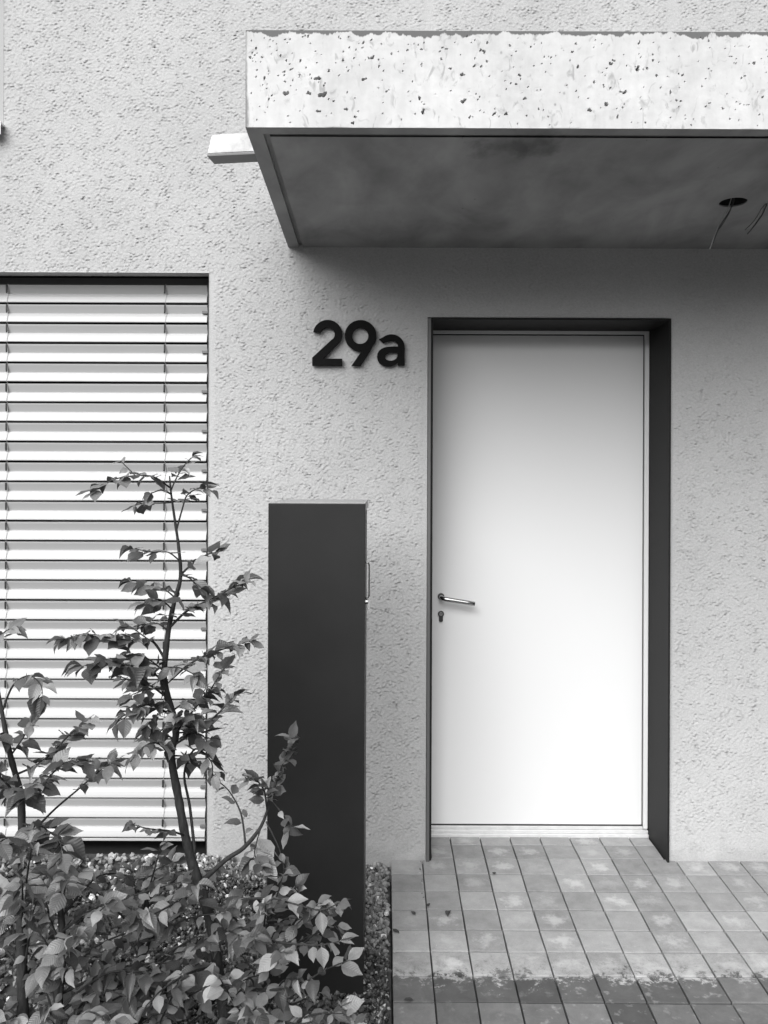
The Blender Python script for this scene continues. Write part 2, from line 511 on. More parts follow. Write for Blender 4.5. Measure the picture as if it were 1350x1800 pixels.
# gravel: crushed stones, one mass
def ico():
    b = bmesh.new(); bmesh.ops.create_icosphere(b, subdivisions=1, radius=1)
    v = np.array([x.co[:] for x in b.verts]); f = np.array([[q.index for q in x.verts] for x in b.faces]); b.free()
    return v, f
IV, IF = ico()
def gravel(N, xr, yr, size, lift):
    x = RNG.uniform(*xr, N); y = RNG.uniform(*yr, N)
    s = RNG.uniform(*size, N)[:, None, None]
    v = IV[None] * (1 + RNG.uniform(-.34, .34, (N, len(IV), 1)))
    v = v * RNG.uniform(.55, 1.15, (N, 1, 3)) * s
    q = RNG.normal(size=(N, 4)); q /= np.linalg.norm(q, axis=1)[:, None]
    a, b, c, d = q.T
    Rm = np.stack([np.stack([1 - 2 * (c * c + d * d), 2 * (b * c - a * d), 2 * (b * d + a * c)], -1),
                   np.stack([2 * (b * c + a * d), 1 - 2 * (b * b + d * d), 2 * (c * d - a * b)], -1),
                   np.stack([2 * (b * d - a * c), 2 * (c * d + a * b), 1 - 2 * (b * b + c * c)], -1)], 1)
    v = np.einsum('nij,nkj->nki', Rm, v)
    z = np.where(y > 0, 0, .042 * y) + lift + .036 * np.clip((-.40 - x) / .35, 0, 1) + RNG.uniform(-.006, .006, N)
    return v + np.stack([x, y, z], -1)[:, None, :]
parts = [gravel(9000, (-.75, PX0 - .012), (-1.75, -.003), (.0065, .0125), -.024),
         gravel(5200, (-.75, PX0 - .012), (-1.75, -.003), (.0055, .0115), -.013),
         gravel(9000, (-2.6, -.75), (-1.9, -.003), (.0075, .0135), -.022),
         gravel(14, (.145, .152), (-.32, -.02), (.0028, .0045), .001)]
GV = np.concatenate(parts)
fi = (IF[None] + (np.arange(len(GV)) * len(IV))[:, None, None]).reshape(-1, 3)
grav = np_mesh('gravel', GV.reshape(-1, 3), fi, M['gravel'], None, smooth=False)
tag(grav, 'loose crushed grey gravel around the shrubs and beside the paving', 'gravel', kind='stuff')

# ------------------------------------------------------------------ house
house = thing('house', (0, 0, 0), 'pale rendered house front with white door and concrete canopy', 'house')
WX0, WX1, WZ0, WZ1 = -1.9, 1.95, -.10, 3.62          # the finely built piece of wall
DOX0, DOX1, DOZ = .172, 1.154, 2.197                 # door opening
BWX, BWZ, BWB = (366 - PX) * DW / F, CZ + (PY - 481) * DW / F, -.2   # blind window: right edge, top, bottom
UWX, UWZ = (4 - PX) * DW / F, CZ + (PY - 224) * DW / F      # upper window: right edge, bottom

def lines(a, b, cuts, step):
    e = sorted([a, b] + [c for c in cuts if a < c < b])
    out = [np.array([a])]
    for p, q in zip(e[:-1], e[1:]):
        out.append(np.linspace(p, q, max(2, int(round((q - p) / step)) + 1))[1:])
    return np.concatenate(out)
def field(nz, nx, fz, fx, bw, seed):
    """band-passed random field; fz, fx in cycles per cell"""
    r = np.random.default_rng(seed).normal(size=(nz, nx))
    kz = np.fft.fftfreq(nz)[:, None] / fz; kx = np.fft.fftfreq(nx)[None] / fx
    k = np.sqrt(kz ** 2 + kx ** 2)
    f = np.real(np.fft.ifft2(np.fft.fft2(r) * np.exp(-((k - 1) / bw) ** 2)))
    return f / f.std()
def build_wall():
    G_ = .004
    xs = lines(WX0, WX1, [BWX, UWX, DOX0, DOX1], G_)
    zs = lines(WZ0, WZ1, [BWB, BWZ, UWZ, DOZ], G_)
    nx, nz = len(xs), len(zs)
    f1 = np.clip(field(nz, nx, G_ / .0140, G_ / .0235, .6, 1), -1.8, 1.8)
    f2 = np.clip(field(nz, nx, G_ / .0088, G_ / .0135, .5, 2), -1.8, 1.8)
    low = field(nz, nx, G_ / .25, G_ / .35, .7, 3)
    mod = np.clip(1 + .3 * field(nz, nx, G_ / .06, G_ / .09, .8, 4), .5, 1.5)
    h = (f1 * .00050 + f2 * .00058) * mod + .0028 + low * .0003
    X, Z = np.meshgrid(xs, zs)
    # the render is rubbed flatter in a hand's breadth round the door and at the foot
    near = np.ones_like(h)
    for ex in (DOX0, DOX1): near = np.minimum(near, np.clip(np.abs(X - ex) / .03, .45, 1))
    near = np.minimum(near, np.clip(.4 + Z / .25, .4, 1))
    near = np.where(Z < BWZ, np.minimum(near, np.clip((X - BWX - .008) / .02, .12, 1)), near)   # corner bead of the window
    Y = -h * near
    # the wet render sagged: lumps hang over their lower edges
    gap_ = np.minimum.reduce([np.abs(Z - DOZ), np.abs(Z - BWZ), np.abs(Z - UWZ), Z - WZ0, WZ1 - Z])
    Z = Z - (h - .0028) * 1.5 * near * np.clip(gap_ / .012, .25, 1)
    cx = (xs[:-1] + xs[1:]) / 2; cz = (zs[:-1] + zs[1:]) / 2
    CX_, CZ_ = np.meshgrid(cx, cz)
    hole = ((CX_ > DOX0) & (CX_ < DOX1) & (CZ_ < DOZ)) | ((CX_ < BWX) & (CZ_ < BWZ) & (CZ_ > BWB)) | ((CX_ < UWX) & (CZ_ > UWZ))
    keep = ~hole
    idx = np.arange(nx * nz).reshape(nz, nx)
    q = np.stack([idx[:-1, :-1], idx[:-1, 1:], idx[1:, 1:], idx[1:, :-1]], -1)[keep]
    verts = np.stack([X, Y, Z], -1).reshape(-1, 3)
    # turn the render back into the openings
    sk = []
    v_edge = keep[:, :-1] != keep[:, 1:]
    for j, i in zip(*np.nonzero(v_edge)):
        p, r = idx[j, i + 1], idx[j + 1, i + 1]
        sk.append((p, r) if keep[j, i] else (r, p))
    h_edge = keep[:-1] != keep[1:]
    for j, i in zip(*np.nonzero(h_edge)):
        p, r = idx[j + 1, i], idx[j + 1, i + 1]
        sk.append((r, p) if keep[j, i] else (p, r))
    n0 = len(verts); extra = []; mp = {}
    sq = []
    for p, r in sk:
        for t in (p, r):
            if t not in mp:
                mp[t] = n0 + len(extra); v = verts[t].copy(); v[1] = .062; extra.append(v)
        sq.append((p, r, mp[r], mp[p]))
    verts = np.concatenate([verts, np.array(extra)])
    q = np.concatenate([q, np.array(sq)])
    used = np.unique(q); rm = np.full(len(verts), -1); rm[used] = np.arange(len(used))
    return np_mesh('wall', verts[used], rm[q], M['plaster'], house)
wall = build_wall()
# the rest of the house front and its body, plain
mb = MB()
mb.box(-6, WX0, -.002, .3, -.1, 6.2); mb.box(WX1, 7, -.002, .3, -.1, 6.2); mb.box(WX0, WX1, -.002, .3, WZ1, 6.2)
mb.build('outer_wall', M['plaster'], house)
mb = MB()
mb.box(BWX + .05, DOX0 - .004, .07, .3, -.1, WZ1); mb.box(DOX1 + .02, WX1, .07, .3, -.1, WZ1)
mb.box(DOX0 - .004, DOX1 + .02, .07, .3, DOZ + .02, WZ1)
mb.build('wall_core', M['inside'], house)
mb = MB(); mb.box(-6, 7, .9, 9, -.1, 6.2); mb.build('house_body', M['plaster'], house)
box('roof', M['concrete'], house, -6.2, 7.2, -.25, 9.2, 6.2, 6.4)

# ---- canopy
def sz(y):   # underside of the canopy, falling a little towards the wall
    return ZBW + (ZB - ZBW) * (y / CYF)
def build_canopy():
    rnd = np.random.default_rng(11)
    XE = 1.75
    NX, NZ = 1070, 136
    xs = np.linspace(CXL, XE, NX); zs = np.linspace(ZB, ZT, NZ)
    X, Z = np.meshgrid(xs, zs)
    d = .00015 * field(NZ, NX, 1 / 60, 1 / 90, .8, 21) + .00004 * field(NZ, NX, 1 / 14, 1 / 20, .8, 22)
    # blow holes: traced groups at the left, scattered ones beyond
    big = [(500, 165, 6), (575, 125, 4), (497, 127, 4), (556, 138, 7), (540, 164, 5), (565, 167, 10), (557, 196, 5), (652, 101, 5), (637, 139, 6),
           (584, 178, 3), (618, 216, 5), (470, 175, 3), (462, 138, 4), (735, 172, 4), (741, 196, 6), (811, 131, 5), (812, 177, 6), (866, 199, 5), (831, 115, 4),
           (848, 90, 4), (650, 70, 3), (1118, 119, 6), (1063, 182, 6), (1034, 192, 5), (1096, 160, 5), (1121, 73, 4), (1176, 160, 4), (1323, 108, 5), (1003, 90, 3),
           (1076, 105, 4), (920, 172, 4), (910, 131, 4), (887, 199, 5), (525, 107, 3), (490, 98, 3), (606, 192, 4), (621, 205, 4), (600, 106, 3), (789, 120, 4), (1187, 174, 3)]
    holes = [((px - PX) * 2.484 / F, CZ - (py - PY) * 2.484 / F, r / 628 * .55) for px, py, r in big]
    for _ in range(330):
        px = 435 + rnd.random() ** 1.25 * 1000; py = rnd.uniform(62, 220)
        holes.append(((px - PX) * 2.484 / F, CZ - (py - PY) * 2.484 / F, min(.004, .0012 + rnd.exponential(.0005))))
    for hx, hz, r in holes:
        a = rnd.uniform(0, math.pi); e = rnd.uniform(.5, 1.0)
        i0, i1 = np.searchsorted(xs, [hx - 2 * r - .004, hx + 2 * r + .004]); j0, j1 = np.searchsorted(zs, [hz - 2 * r - .004, hz + 2 * r + .004])
        if i1 - i0 < 1 or j1 - j0 < 1: continue
        x = X[j0:j1, i0:i1] - hx; z = Z[j0:j1, i0:i1] - hz
        u = (x * math.cos(a) + z * math.sin(a)); v = (-x * math.sin(a) + z * math.cos(a)) / e
        ang = np.arctan2(v, u)
        rr = np.sqrt(u * u + v * v) / (r * (1 + .4 * np.sin(2 * ang + hx * 90) + .3 * np.sin(3 * ang + hz * 70)))
        d[j0:j1, i0:i1] = np.maximum(d[j0:j1, i0:i1], np.clip((1.1 - rr) / .35, 0, 1) * min(.03, 5 * r))
    edge = np.minimum(np.minimum(X - CXL, Z - ZB), ZT - Z)
    d = d * np.clip(edge / .004, 0, 1)
    d[0] += .0006 * np.clip(field(2, NX, .5, 1 / 60, .8, 23)[0], 0, 2)
    V = np.stack([X, CYF + d, Z], -1).reshape(-1, 3)
    idx = np.arange(NX * NZ).reshape(NZ, NX)
    Q = np.stack([idx[:-1, :-1], idx[:-1, 1:], idx[1:, 1:], idx[1:, :-1]], -1).reshape(-1, 4)
    return np_mesh('canopy', V, Q, M['concrete'], house, smooth=False)
canopy = build_canopy()
# body behind the fair face
yb = -.0005
GIN, GW, GD = .044, .017, .012       # drip groove: inset, width, depth
V = []; Fc = []
XE = 1.75
def cquad(*p):
    k = len(V); V.extend(p); Fc.append(tuple(range(k, k + 4)))
cquad((CXL, CYF, ZT), (CXL, yb, ZT), (CXR, yb, ZT), (CXR, CYF, ZT))
cquad((CXL, CYF, ZB), (CXL, yb, sz(yb)), (CXL, yb, ZT), (CXL, CYF, ZT))
cquad((CXR, CYF, ZB), (CXR, CYF, ZT), (CXR, yb, ZT), (CXR, yb, sz(yb)))
cquad((XE, CYF, ZB), (CXR, CYF, ZB), (CXR, CYF, ZT), (XE, CYF, ZT))
mesh_obj('canopy_slab', V, Fc, M['concrete'], canopy)
def under(name, x0, x1, y0, y1, dz, mat):
    return [(x0, y0, sz(y0) + dz), (x1, y0, sz(y0) + dz), (x1, y1, sz(y1) + dz), (x0, y1, sz(y1) + dz)]
# rim outside the groove, with softly broken arris
V, Fc = [], []
cquad(*under('', CXL, CXR, CYF, CYF + GIN, 0, None))
cquad(*under('', CXL, CXL + GIN, CYF + GIN, yb, 0, None))
# groove walls and ceiling
cquad(*under('', CXL + GIN, CXR, CYF + GIN, CYF + GIN + GW, GD, None))
cquad(*under('', CXL + GIN, CXL + GIN + GW, CYF + GIN + GW, yb, GD, None))
def wall_strip(p, q):
    cquad((p[0], p[1], sz(p[1])), (q[0], q[1], sz(q[1])), (q[0], q[1], sz(q[1]) + GD), (p[0], p[1], sz(p[1]) + GD))
wall_strip((CXL + GIN, CYF + GIN), (CXR, CYF + GIN)); wall_strip((CXL + GIN, CYF + GIN), (CXL + GIN, yb))
wall_strip((CXL + GIN + GW, CYF + GIN + GW), (CXR, CYF + GIN + GW)); wall_strip((CXL + GIN + GW, CYF + GIN + GW), (CXL + GIN + GW, yb))
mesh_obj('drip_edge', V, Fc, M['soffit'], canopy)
H1, H2, HR = (1.199, -.532), (1.385, -.50), .046
def circ(c, r, n=40): return [(c[0] + r * math.cos(2 * math.pi * i / n), c[1] + r * math.sin(2 * math.pi * i / n)) for i in range(n)]
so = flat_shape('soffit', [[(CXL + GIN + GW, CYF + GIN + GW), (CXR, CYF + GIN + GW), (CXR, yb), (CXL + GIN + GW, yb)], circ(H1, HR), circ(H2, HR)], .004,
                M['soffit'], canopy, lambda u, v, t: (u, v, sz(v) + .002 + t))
for c in (H1, H2):
    k = MB(); pts = [(c[0], c[1], sz(c[1]) + .0035), (c[0], c[1], sz(c[1]) + .11)]
    k.tube(pts, [HR + .001, HR + .001], 40, caps=False)
    k.cyl((c[0], c[1], sz(c[1]) + .11), (0, 0, 1), HR + .001, .002, 40)
    k.build('lamp_recess', M['dark'], canopy)
def cable(pts, r, mat):
    MB().tube(smooth_line(pts, 6), r, 7).build('cable', mat, canopy)
def cpt(px, py, D): return at(px, py, D)
cable([(1.185, -.53, 2.60), (1.197, -.54, 2.52), cpt(1281, 368, 3.04), cpt(1268, 388, 3.03), cpt(1259, 406, 3.02), cpt(1252, 425, 3.01)], .0022, M['cable'])
cable([(1.21, -.53, 2.60), (1.19, -.545, 2.52), cpt(1277, 366, 3.05), cpt(1266, 385, 3.06), cpt(1255, 410, 3.06), cpt(1246, 436, 3.05)], .0018, M['cable_light'])
cable([(1.195, -.52, 2.60), (1.205, -.53, 2.52), cpt(1284, 362, 3.03), cpt(1278, 376, 3.04), cpt(1263, 400, 3.05)], .0015, M['cable'])
cable([(1.39, -.50, 2.60), (1.385, -.50, 2.52), cpt(1352, 348, 3.08), cpt(1338, 375, 3.07), cpt(1322, 397, 3.06), cpt(1312, 409, 3.06)], .0022, M['cable'])
cable([(1.38, -.50, 2.60), (1.383, -.51, 2.52), cpt(1348, 352, 3.09), cpt(1337, 372, 3.085), cpt(1324, 394, 3.08)], .0017, M['cable_light'])
cable([(1.40, -.50, 2.60), (1.38, -.505, 2.52), cpt(1344, 356, 3.07), cpt(1325, 384, 3.05), cpt(1308, 402, 3.05)], .0014, M['cable'])
# square drain spout through the canopy's side
def spout():
    D0, D1 = 3.15, 3.23
    a = [at(362, 272, D0), at(445, 266, D0), at(445, 231, D0), at(370, 238, D0)]
    v = a + [p + Vector((0, D1 - D0, 0)) for p in a]
    v[4].x += .01; v[7].x += .004
    f = [(0, 1, 2, 3), (7, 6, 5, 4), (0, 4, 5, 1), (3, 2, 6, 7), (1, 5, 6, 2), (0, 3, 7, 4)]
    v[1].x += .06; v[2].x += .06; v[5].x += .06; v[6].x += .06
    o = mesh_obj('drain_spout', v, f, M['zinc'], canopy)
    b = bmesh.new(); b.from_mesh(o.data)
    bmesh.ops.bevel(b, geom=b.edges[:], offset=.003, segments=2, affect='EDGES'); b.to_mesh(o.data); b.free()
    dn = Vector((0, 0, -.0015))
    q = [v[0] + dn, v[1] + dn, v[5] + dn, v[4] + dn]
    mesh_obj('spout_shade_plate', q + [p + Vector((0, 0, -.006)) for p in q], [(3, 2, 1, 0), (4, 5, 6, 7), (0, 1, 5, 4), (1, 2, 6, 5), (2, 3, 7, 6), (3, 0, 4, 7)], M['clip'], canopy)  # added dark plate that paints the shade on the spout's underside
spout()

# ---- door lining (dark steel box), frame, leaf, threshold
lin = box('door_lining', M['steel_dark'], house, OX1, DOX1, -.016, .27, -.03, DOZ - .004)     # right cheek
box('lining_head', M['steel_dark'], lin, .1862, OX1 - .0005, -.016, .27, DOZ - .012, DOZ - .004)
box('lining_cheek', M['steel_dark'], lin, .1868, OX0, -.006, .27, -.03, DOZ - .0125)
box('lining_edge', M['steel_edge'], lin, .1735, .1860, -.017, .06, -.03, DOZ - .006, .0015)
DF = DY - .004
door = MB()
door.box(.199, 1.1205, DY + .002, DY + .06, .046, 2.166, .003, 2)
door = door.build('door', M['door'], house)
df = box('door_frame', M['frame'], door, 1.1262, OX1 - .001, DF, DY + .07, .03, 2.187, .002)
box('frame_head', M['frame'], door, OX0 + .001, 1.1258, DF, DY + .07, 2.172, 2.187, .002)
box('door_gasket', M['rubber'], door, 1.1209, 1.1258, DY + .012, DY + .05, .046, 2.1715)
box('door_gasket', M['rubber'], door, OX0 + .001, 1.1205, DY + .012, DY + .05, 2.1664, 2.1715)
box('door_gasket', M['rubber'], door, OX0 + .001, .1986, DY + .012, DY + .05, .046, 2.166)
th = MB()
th.box(OX0 + .001, OX1 - .001, DY - .022, DY + .07, -.012, .012, .002)
th.box(OX0 + .001, OX1 - .001, DY - .012, DY + .07, .0125, .026, .002)
th.box(OX0 + .001, OX1 - .022, DY - .004, DY + .07, .0265, .040, .002)
th.build('threshold', M['threshold'], door)
box('threshold_seal', M['rubber'], door, OX0 + .001, OX1 - .022, DY + .004, DY + .05, .0402, .0458)
hx, hz = (776 - PX) * (DW + DY) / F, CZ - (1048 - PY) * (DW + DY) / F
hd = MB()
hd.cyl((hx, DY - .001, hz), (0, 1, 0), .0145, .008, 32, bevel=.002)
hd.build('handle_rose', M['lock'], door)
lev = [(hx, DY, hz), (hx, DY - .026, hz), (hx + .002, DY - .038, hz - .0015), (hx + .008, DY - .045, hz - .003), (hx + .018, DY - .047, hz - .0055)]
L = .142
lev += [(hx + .018 + (L - .018) * t, DY - .047, hz - .0055 - (L - .018) * t * math.tan(R(9))) for t in (.25, .5, .75, 1)]
MB().tube(lev, .0095, 20).build('door_handle', M['inox'], door)
kz = CZ - (1081 - PY) * (DW + DY) / F
def ell(c, a, b, n=24): return [(c[0] + a * math.cos(2 * math.pi * i / n), c[1] + b * math.sin(2 * math.pi * i / n)) for i in range(n)]
pro = []
for i in range(20):
    t = R(-50) + R(280) * i / 19; pro.append((.0135 * math.cos(t), .0135 * math.sin(t) + .006))
for i in range(10):
    t = R(180) + R(180) * i / 9; pro.append((.0088 * math.cos(t), -.022 + .0068 * math.sin(t)))
kc = flat_shape('lock_plate', [pro], .007, M['lock'], door, lambda u, v, t: (hx + u, DY - .0015 + t, kz + v))
MB().cyl((hx, DY - .006, kz + .006), (0, 1, 0), .0085, .004, 28, bevel=.001).box(hx - .001, hx + .001, DY - .0085, DY - .0078, kz + .001, kz + .011).build('lock_cylinder', M['inox'], door)

# ---- window behind the blind; its near-black parts paint the shade in the gaps
win = box('window', M['dark'], house, -1.9, BWX + .05, .19, .25, -.05, .06)
box('window_frame', M['dark'], win, BWX - .03, BWX + .05, .19, .25, .06, BWZ + .05)
box('window_frame', M['wframe'], win, -1.9, BWX - .03, .19, .25, BWZ - .08, BWZ + .05)
box('window_pane', M['glass'], win, -1.9, BWX - .03, .22, .23, .06, BWZ - .08)
box('window_reveal', M['dark'], win, BWX + .052, BWX + .066, .0625, .26, -.05, BWZ + .05)
box('blind_box', M['dark'], win, -1.9, BWX + .05, .0625, .19, BWZ + .004, BWZ + .05)
box('window_sill', M['dark'], win, -1.9, BWX + .05, .012, .19, -.05, -.006)
# ---- the window above, only its corner in view
uw = box('window', M['wframe'], house, UWX - .055, UWX + .04, .07, .14, UWZ - .0, WZ1 + .6)
box('window_pane', M['glass'], uw, -2.6, UWX - .0555, .10, .11, UWZ + .05, WZ1 + .6)
box('window_frame', M['wframe'], uw, -2.6, UWX - .0555, .07, .14, UWZ - .02, UWZ + .05)
sl = MB()
sl.box(-2.6, UWX + .008, -.045, .069, UWZ - .008, UWZ + .001, .001); sl.box(-2.6, UWX + .008, -.048, -.0455, UWZ - .052, UWZ + .001, .001)
sl.build('window_sill', M['sill'], uw)

# ------------------------------------------------------------------ venetian blind
BY = .092
DB = DW + BY
pitch = 34.72 * DB / F
bx1 = (363.2 - PX) * DB / F
bx0 = -1.88
ztop = CZ - (501.5 - PY) * DB / F
blind = thing('venetian_blind', (bx0, BY, .0), 'white closed external venetian blind filling the tall window', 'blind')
box('head_rail', M['clip'], blind, bx0, bx1, BY + .03, BY + .06, ztop + .002, ztop + .052)  # grey instead of white, putting the lintel's shade into its colour
def slat_mesh():
    # profile from the top down (y outward is negative): recessed upper flank, fold, bulging lower flank, turned-in lip
    p = pitch
    prof = [(.002, -.0025), (-.0042, -.004), (-.0030, -.010), (.0022, -.022), (.0088, -.0375), (.0091, -.0385), (.0055, -.0397), (.0010, -.0432), (-.0050, -.053),
            (-.0092, -.066), (-.0112, -.0738), (-.0110, -.0762), (-.0090, -.0775), (-.0070, -.0772)]
    prof = [(y, z * p / .0816) for y, z in prof]
    t = .0009
    V, Fc = [], []
    n = len(prof)
    for x in (bx0, bx1):
        for y, z in prof: V.append((x, BY + y, z))
        for y, z in prof: V.append((x, BY + y + t, z - t * .3))
    m = 2 * n
    for i in range(n - 1):
        Fc.append((i, i + 1, m + i + 1, m + i)); Fc.append((n + i, m + n + i, m + n + i + 1, n + i + 1))
        Fc.append((m + i, m + i + 1, m + n + i + 1, m + n + i)); Fc.append((i, n + i, n + i + 1, i + 1))
    Fc.append((0, m, m + n, n)); Fc.append((n - 1, 2 * n - 1, m + 2 * n - 1, m + n - 1))
    me = bpy.data.meshes.new('slat'); me.from_pydata(V, [], Fc); me.update(); me.materials.append(M['blind'])
    b = bmesh.new(); b.from_mesh(me); bmesh.ops.recalc_face_normals(b, faces=b.faces[:]); b.to_mesh(me); b.free()
    return me
SM = slat_mesh()
NS = 28
ladder = [(12 - PX) * DB / F, (289.5 - PX) * DB / F]
slot_mes = []
for lx in ladder:
    q = pitch / .0816
    slot = MB().box(lx - .0042, lx + .0022, BY - .0075, BY + .0050, -.0315 * q, -.005)
    slot.box(lx - .0065, lx + .0015, BY - .0012, BY + .0035, -.037 * q, -.031 * q)
    slot_o = slot.build('slot', M['dark'])
    slot_mes.append(slot_o.data); bpy.data.objects.remove(slot_o)
clip_o = MB().box(bx1 - .020, bx1 + .004, BY - .0085, BY + .004, -.040 * pitch / .0816, -.029 * pitch / .0816, .0008).build('clip', M['clip'])
clip_me = clip_o.data; bpy.data.objects.remove(clip_o)
rs = random.Random(9)
for i in range(NS):
    z = ztop - i * pitch
    s = put(link(bpy.data.objects.new('slat', SM)), blind)
    s.location = (rs.uniform(-.0008, .0008), rs.uniform(-.0006, .0006), z)
    s.rotation_euler = (0, rs.uniform(-.0006, .0006), 0)
    for nm, me in tuple(('cord_slot', q) for q in slot_mes) + ((('end_clip', clip_me),) if i % 2 == 1 else ()):
        c = link(bpy.data.objects.new(nm, me)); c.parent = s
for lx in ladder:
    m1 = MB()
    pts = []
    for i in range(NS):
        z = ztop - i * pitch
        pts += [(lx + .0030, BY - .003, z), (lx + .0042, BY - .0045, z - .4 * pitch), (lx + .0034, BY - .012, z - .80 * pitch), (lx + .0022, BY - .0125, z - .97 * pitch)]
    m1.tube(pts, .0011, 5)
    m1.build('ladder_cord', M['cord'], blind)
box('bottom_rail', M['blind'], blind, bx0, bx1, BY - .009, BY + .02, ztop - NS * pitch - .012, ztop - NS * pitch - .0015, .002)
box('guide_rail', M['dark'], blind, bx1 + .003, BWX + .05, BY - .006, BY + .03, -.006, BWZ + .003)

# ------------------------------------------------------------------ house number 29a
def U(x, y):   # zoomed tracing -> photograph pixel -> wall coordinates
    px, py = 500 + x / 4.21875, 480 + y / 4.21875
    return ((px - PX) * (DW - .02) / F, CZ - (py - PY) * (DW - .02) / F)
def arc(cx, cy, rx, ry, a0, a1, n=20):
    return [(cx + rx * math.cos(R(a0 + (a1 - a0) * i / n)), cy + ry * math.sin(R(a0 + (a1 - a0) * i / n))) for i in range(n + 1)]
two = arc(317, 455, 108, 105, 188, 395, 30)
two += [(388, 533), (284, 637), (425, 637), (425, 689), (203, 689), (203, 630), (348, 495)]
two += arc(316, 458, 53, 50, 38, -165, 20)
nine_o = arc(561, 466, 118, 116, 40, -265, 44)          # round the bowl against the clock
nine_o = [(655, 533)] + nine_o[1:] + [(571, 578), (493, 690), (561, 690), (632, 580)]
nine_h = arc(558, 467, 60, 60, 0, 351, 38)
a_o = [(697, 492)] + arc(790, 552, 98, 97, 218, 352, 20)[2:] + [(888, 560), (888, 685), (838, 685), (838, 662)]
a_o += [(822, 676), (805, 686), (785, 692), (762, 693), (740, 690), (718, 682), (700, 667), (688, 647), (683, 622), (686, 598), (697, 578), (715, 563), (738, 553), (765, 547), (800, 545), (838, 544)]
a_o += [(836, 528), (828, 514), (815, 506), (797, 502), (778, 503), (755, 508), (730, 521)]
a_h = [(834, 588), (800, 588), (775, 591), (757, 598), (745, 609), (741, 621), (745, 635), (756, 645), (773, 650), (792, 650), (810, 645), (824, 635), (833, 620), (836, 603)]
num = thing('house_number', U(203, 689)[:1] + (0,) + U(203, 689)[1:], 'large black house number 29a mounted on the render left of the door', 'house number')
for nm, loops in (('digit', [two]), ('digit', [nine_o, nine_h]), ('letter', [a_o, a_h])):
    flat_shape(nm, [[U(x, y) for x, y in l] for l in loops], .014, M['number'], num, lambda u, v, t: (u, -.018 + t, v), .0006)
for x, y in ((240, 660), (390, 660), (390, 430), (460, 470), (650, 470), (530, 660), (860, 640), (710, 620)):
    u, v = U(x, y)
    MB().cyl((u, -.004, v), (0, 1, 0), .004, .016, 10).build('mounting_pin', M['number'], num)

# ------------------------------------------------------------------ letterbox column
CD0 = 2.74; cy0 = CD0 - DW; cy1 = cy0 + .39
cxl, cxr = (473.0 - PX) * CD0 / F - .002, (643.5 - PX) * CD0 / F - .002
ctop = CZ - (886 - PY) * CD0 / F
column = thing('letterbox_column', ((cxl + cxr) / 2, (cy0 + cy1) / 2, gz(cy0) - .03), 'tall dark grey metal letterbox column standing in the gravel', 'letterbox column')
box('front_panel', M['column'], column, cxl, cxr, cy0, cy0 + .012, gz(cy0) - .05, ctop, .0015, 2)
box('body', M['column'], column, cxl + .002, cxr - .0025, cy0 + .018, cy1, gz(cy0) - .05, ctop - .004)
box('joint', M['dark'], column, cxl + .006, cxr - .006, cy0 + .0122, cy0 + .0178, gz(cy0) - .05, ctop - .006)  # near-black filler painting the shadow behind the front panel
cp = box('top_cap', M['column_cap'], column, cxl, cxr + .001, cy0 + .0005, cy1 + .004, ctop + .0002, ctop + .004, .001)
box('cap_flange', M['column_cap'], cp, cxr - .002, cxr + .001, cy0 + .0125, cy1, ctop - .022, ctop)
h0, h1 = CZ - (989 - PY) * 2.77 / F, CZ - (1052 - PY) * 2.77 / F
hy = cy0 + .034
pts = [(cxr - .004, hy, h0), (cxr + .006, hy, h0), (cxr + .0105, hy, h0 - .0025), (cxr + .0125, hy, h0 - .008), (cxr + .0125, hy, h1 + .008), (cxr + .0105, hy, h1 + .0025), (cxr + .006, hy, h1), (cxr - .004, hy, h1)]
MB().tube(pts, .0026, 10).build('pull_handle', M['inox'], column)
kz0 = CZ - (1060 - PY) * 2.78 / F
lk = MB().cyl((cxr + .002, hy + .03, kz0), (1, 0, 0), .008, .012, 18, bevel=.001).build('cam_lock', M['inox'], column)
tagm = MB()
tagm.tube([(cxr + .009, hy + .03, kz0), (cxr + .013, hy + .031, kz0 + .008), (cxr + .015, hy + .031, kz0 + .004), (cxr + .014, hy + .03, kz0 - .006)], .0012, 6)
tagm.box(cxr + .009, cxr + .0135, hy + .02, hy + .042, kz0 - .022, kz0 + .008, .001)
tagm.box(cxr + .004, cxr + .0065, hy + .02, hy + .038, kz0 - .026, kz0 - .012, .001)
tagm.build('key_tag', M['tag'], column)

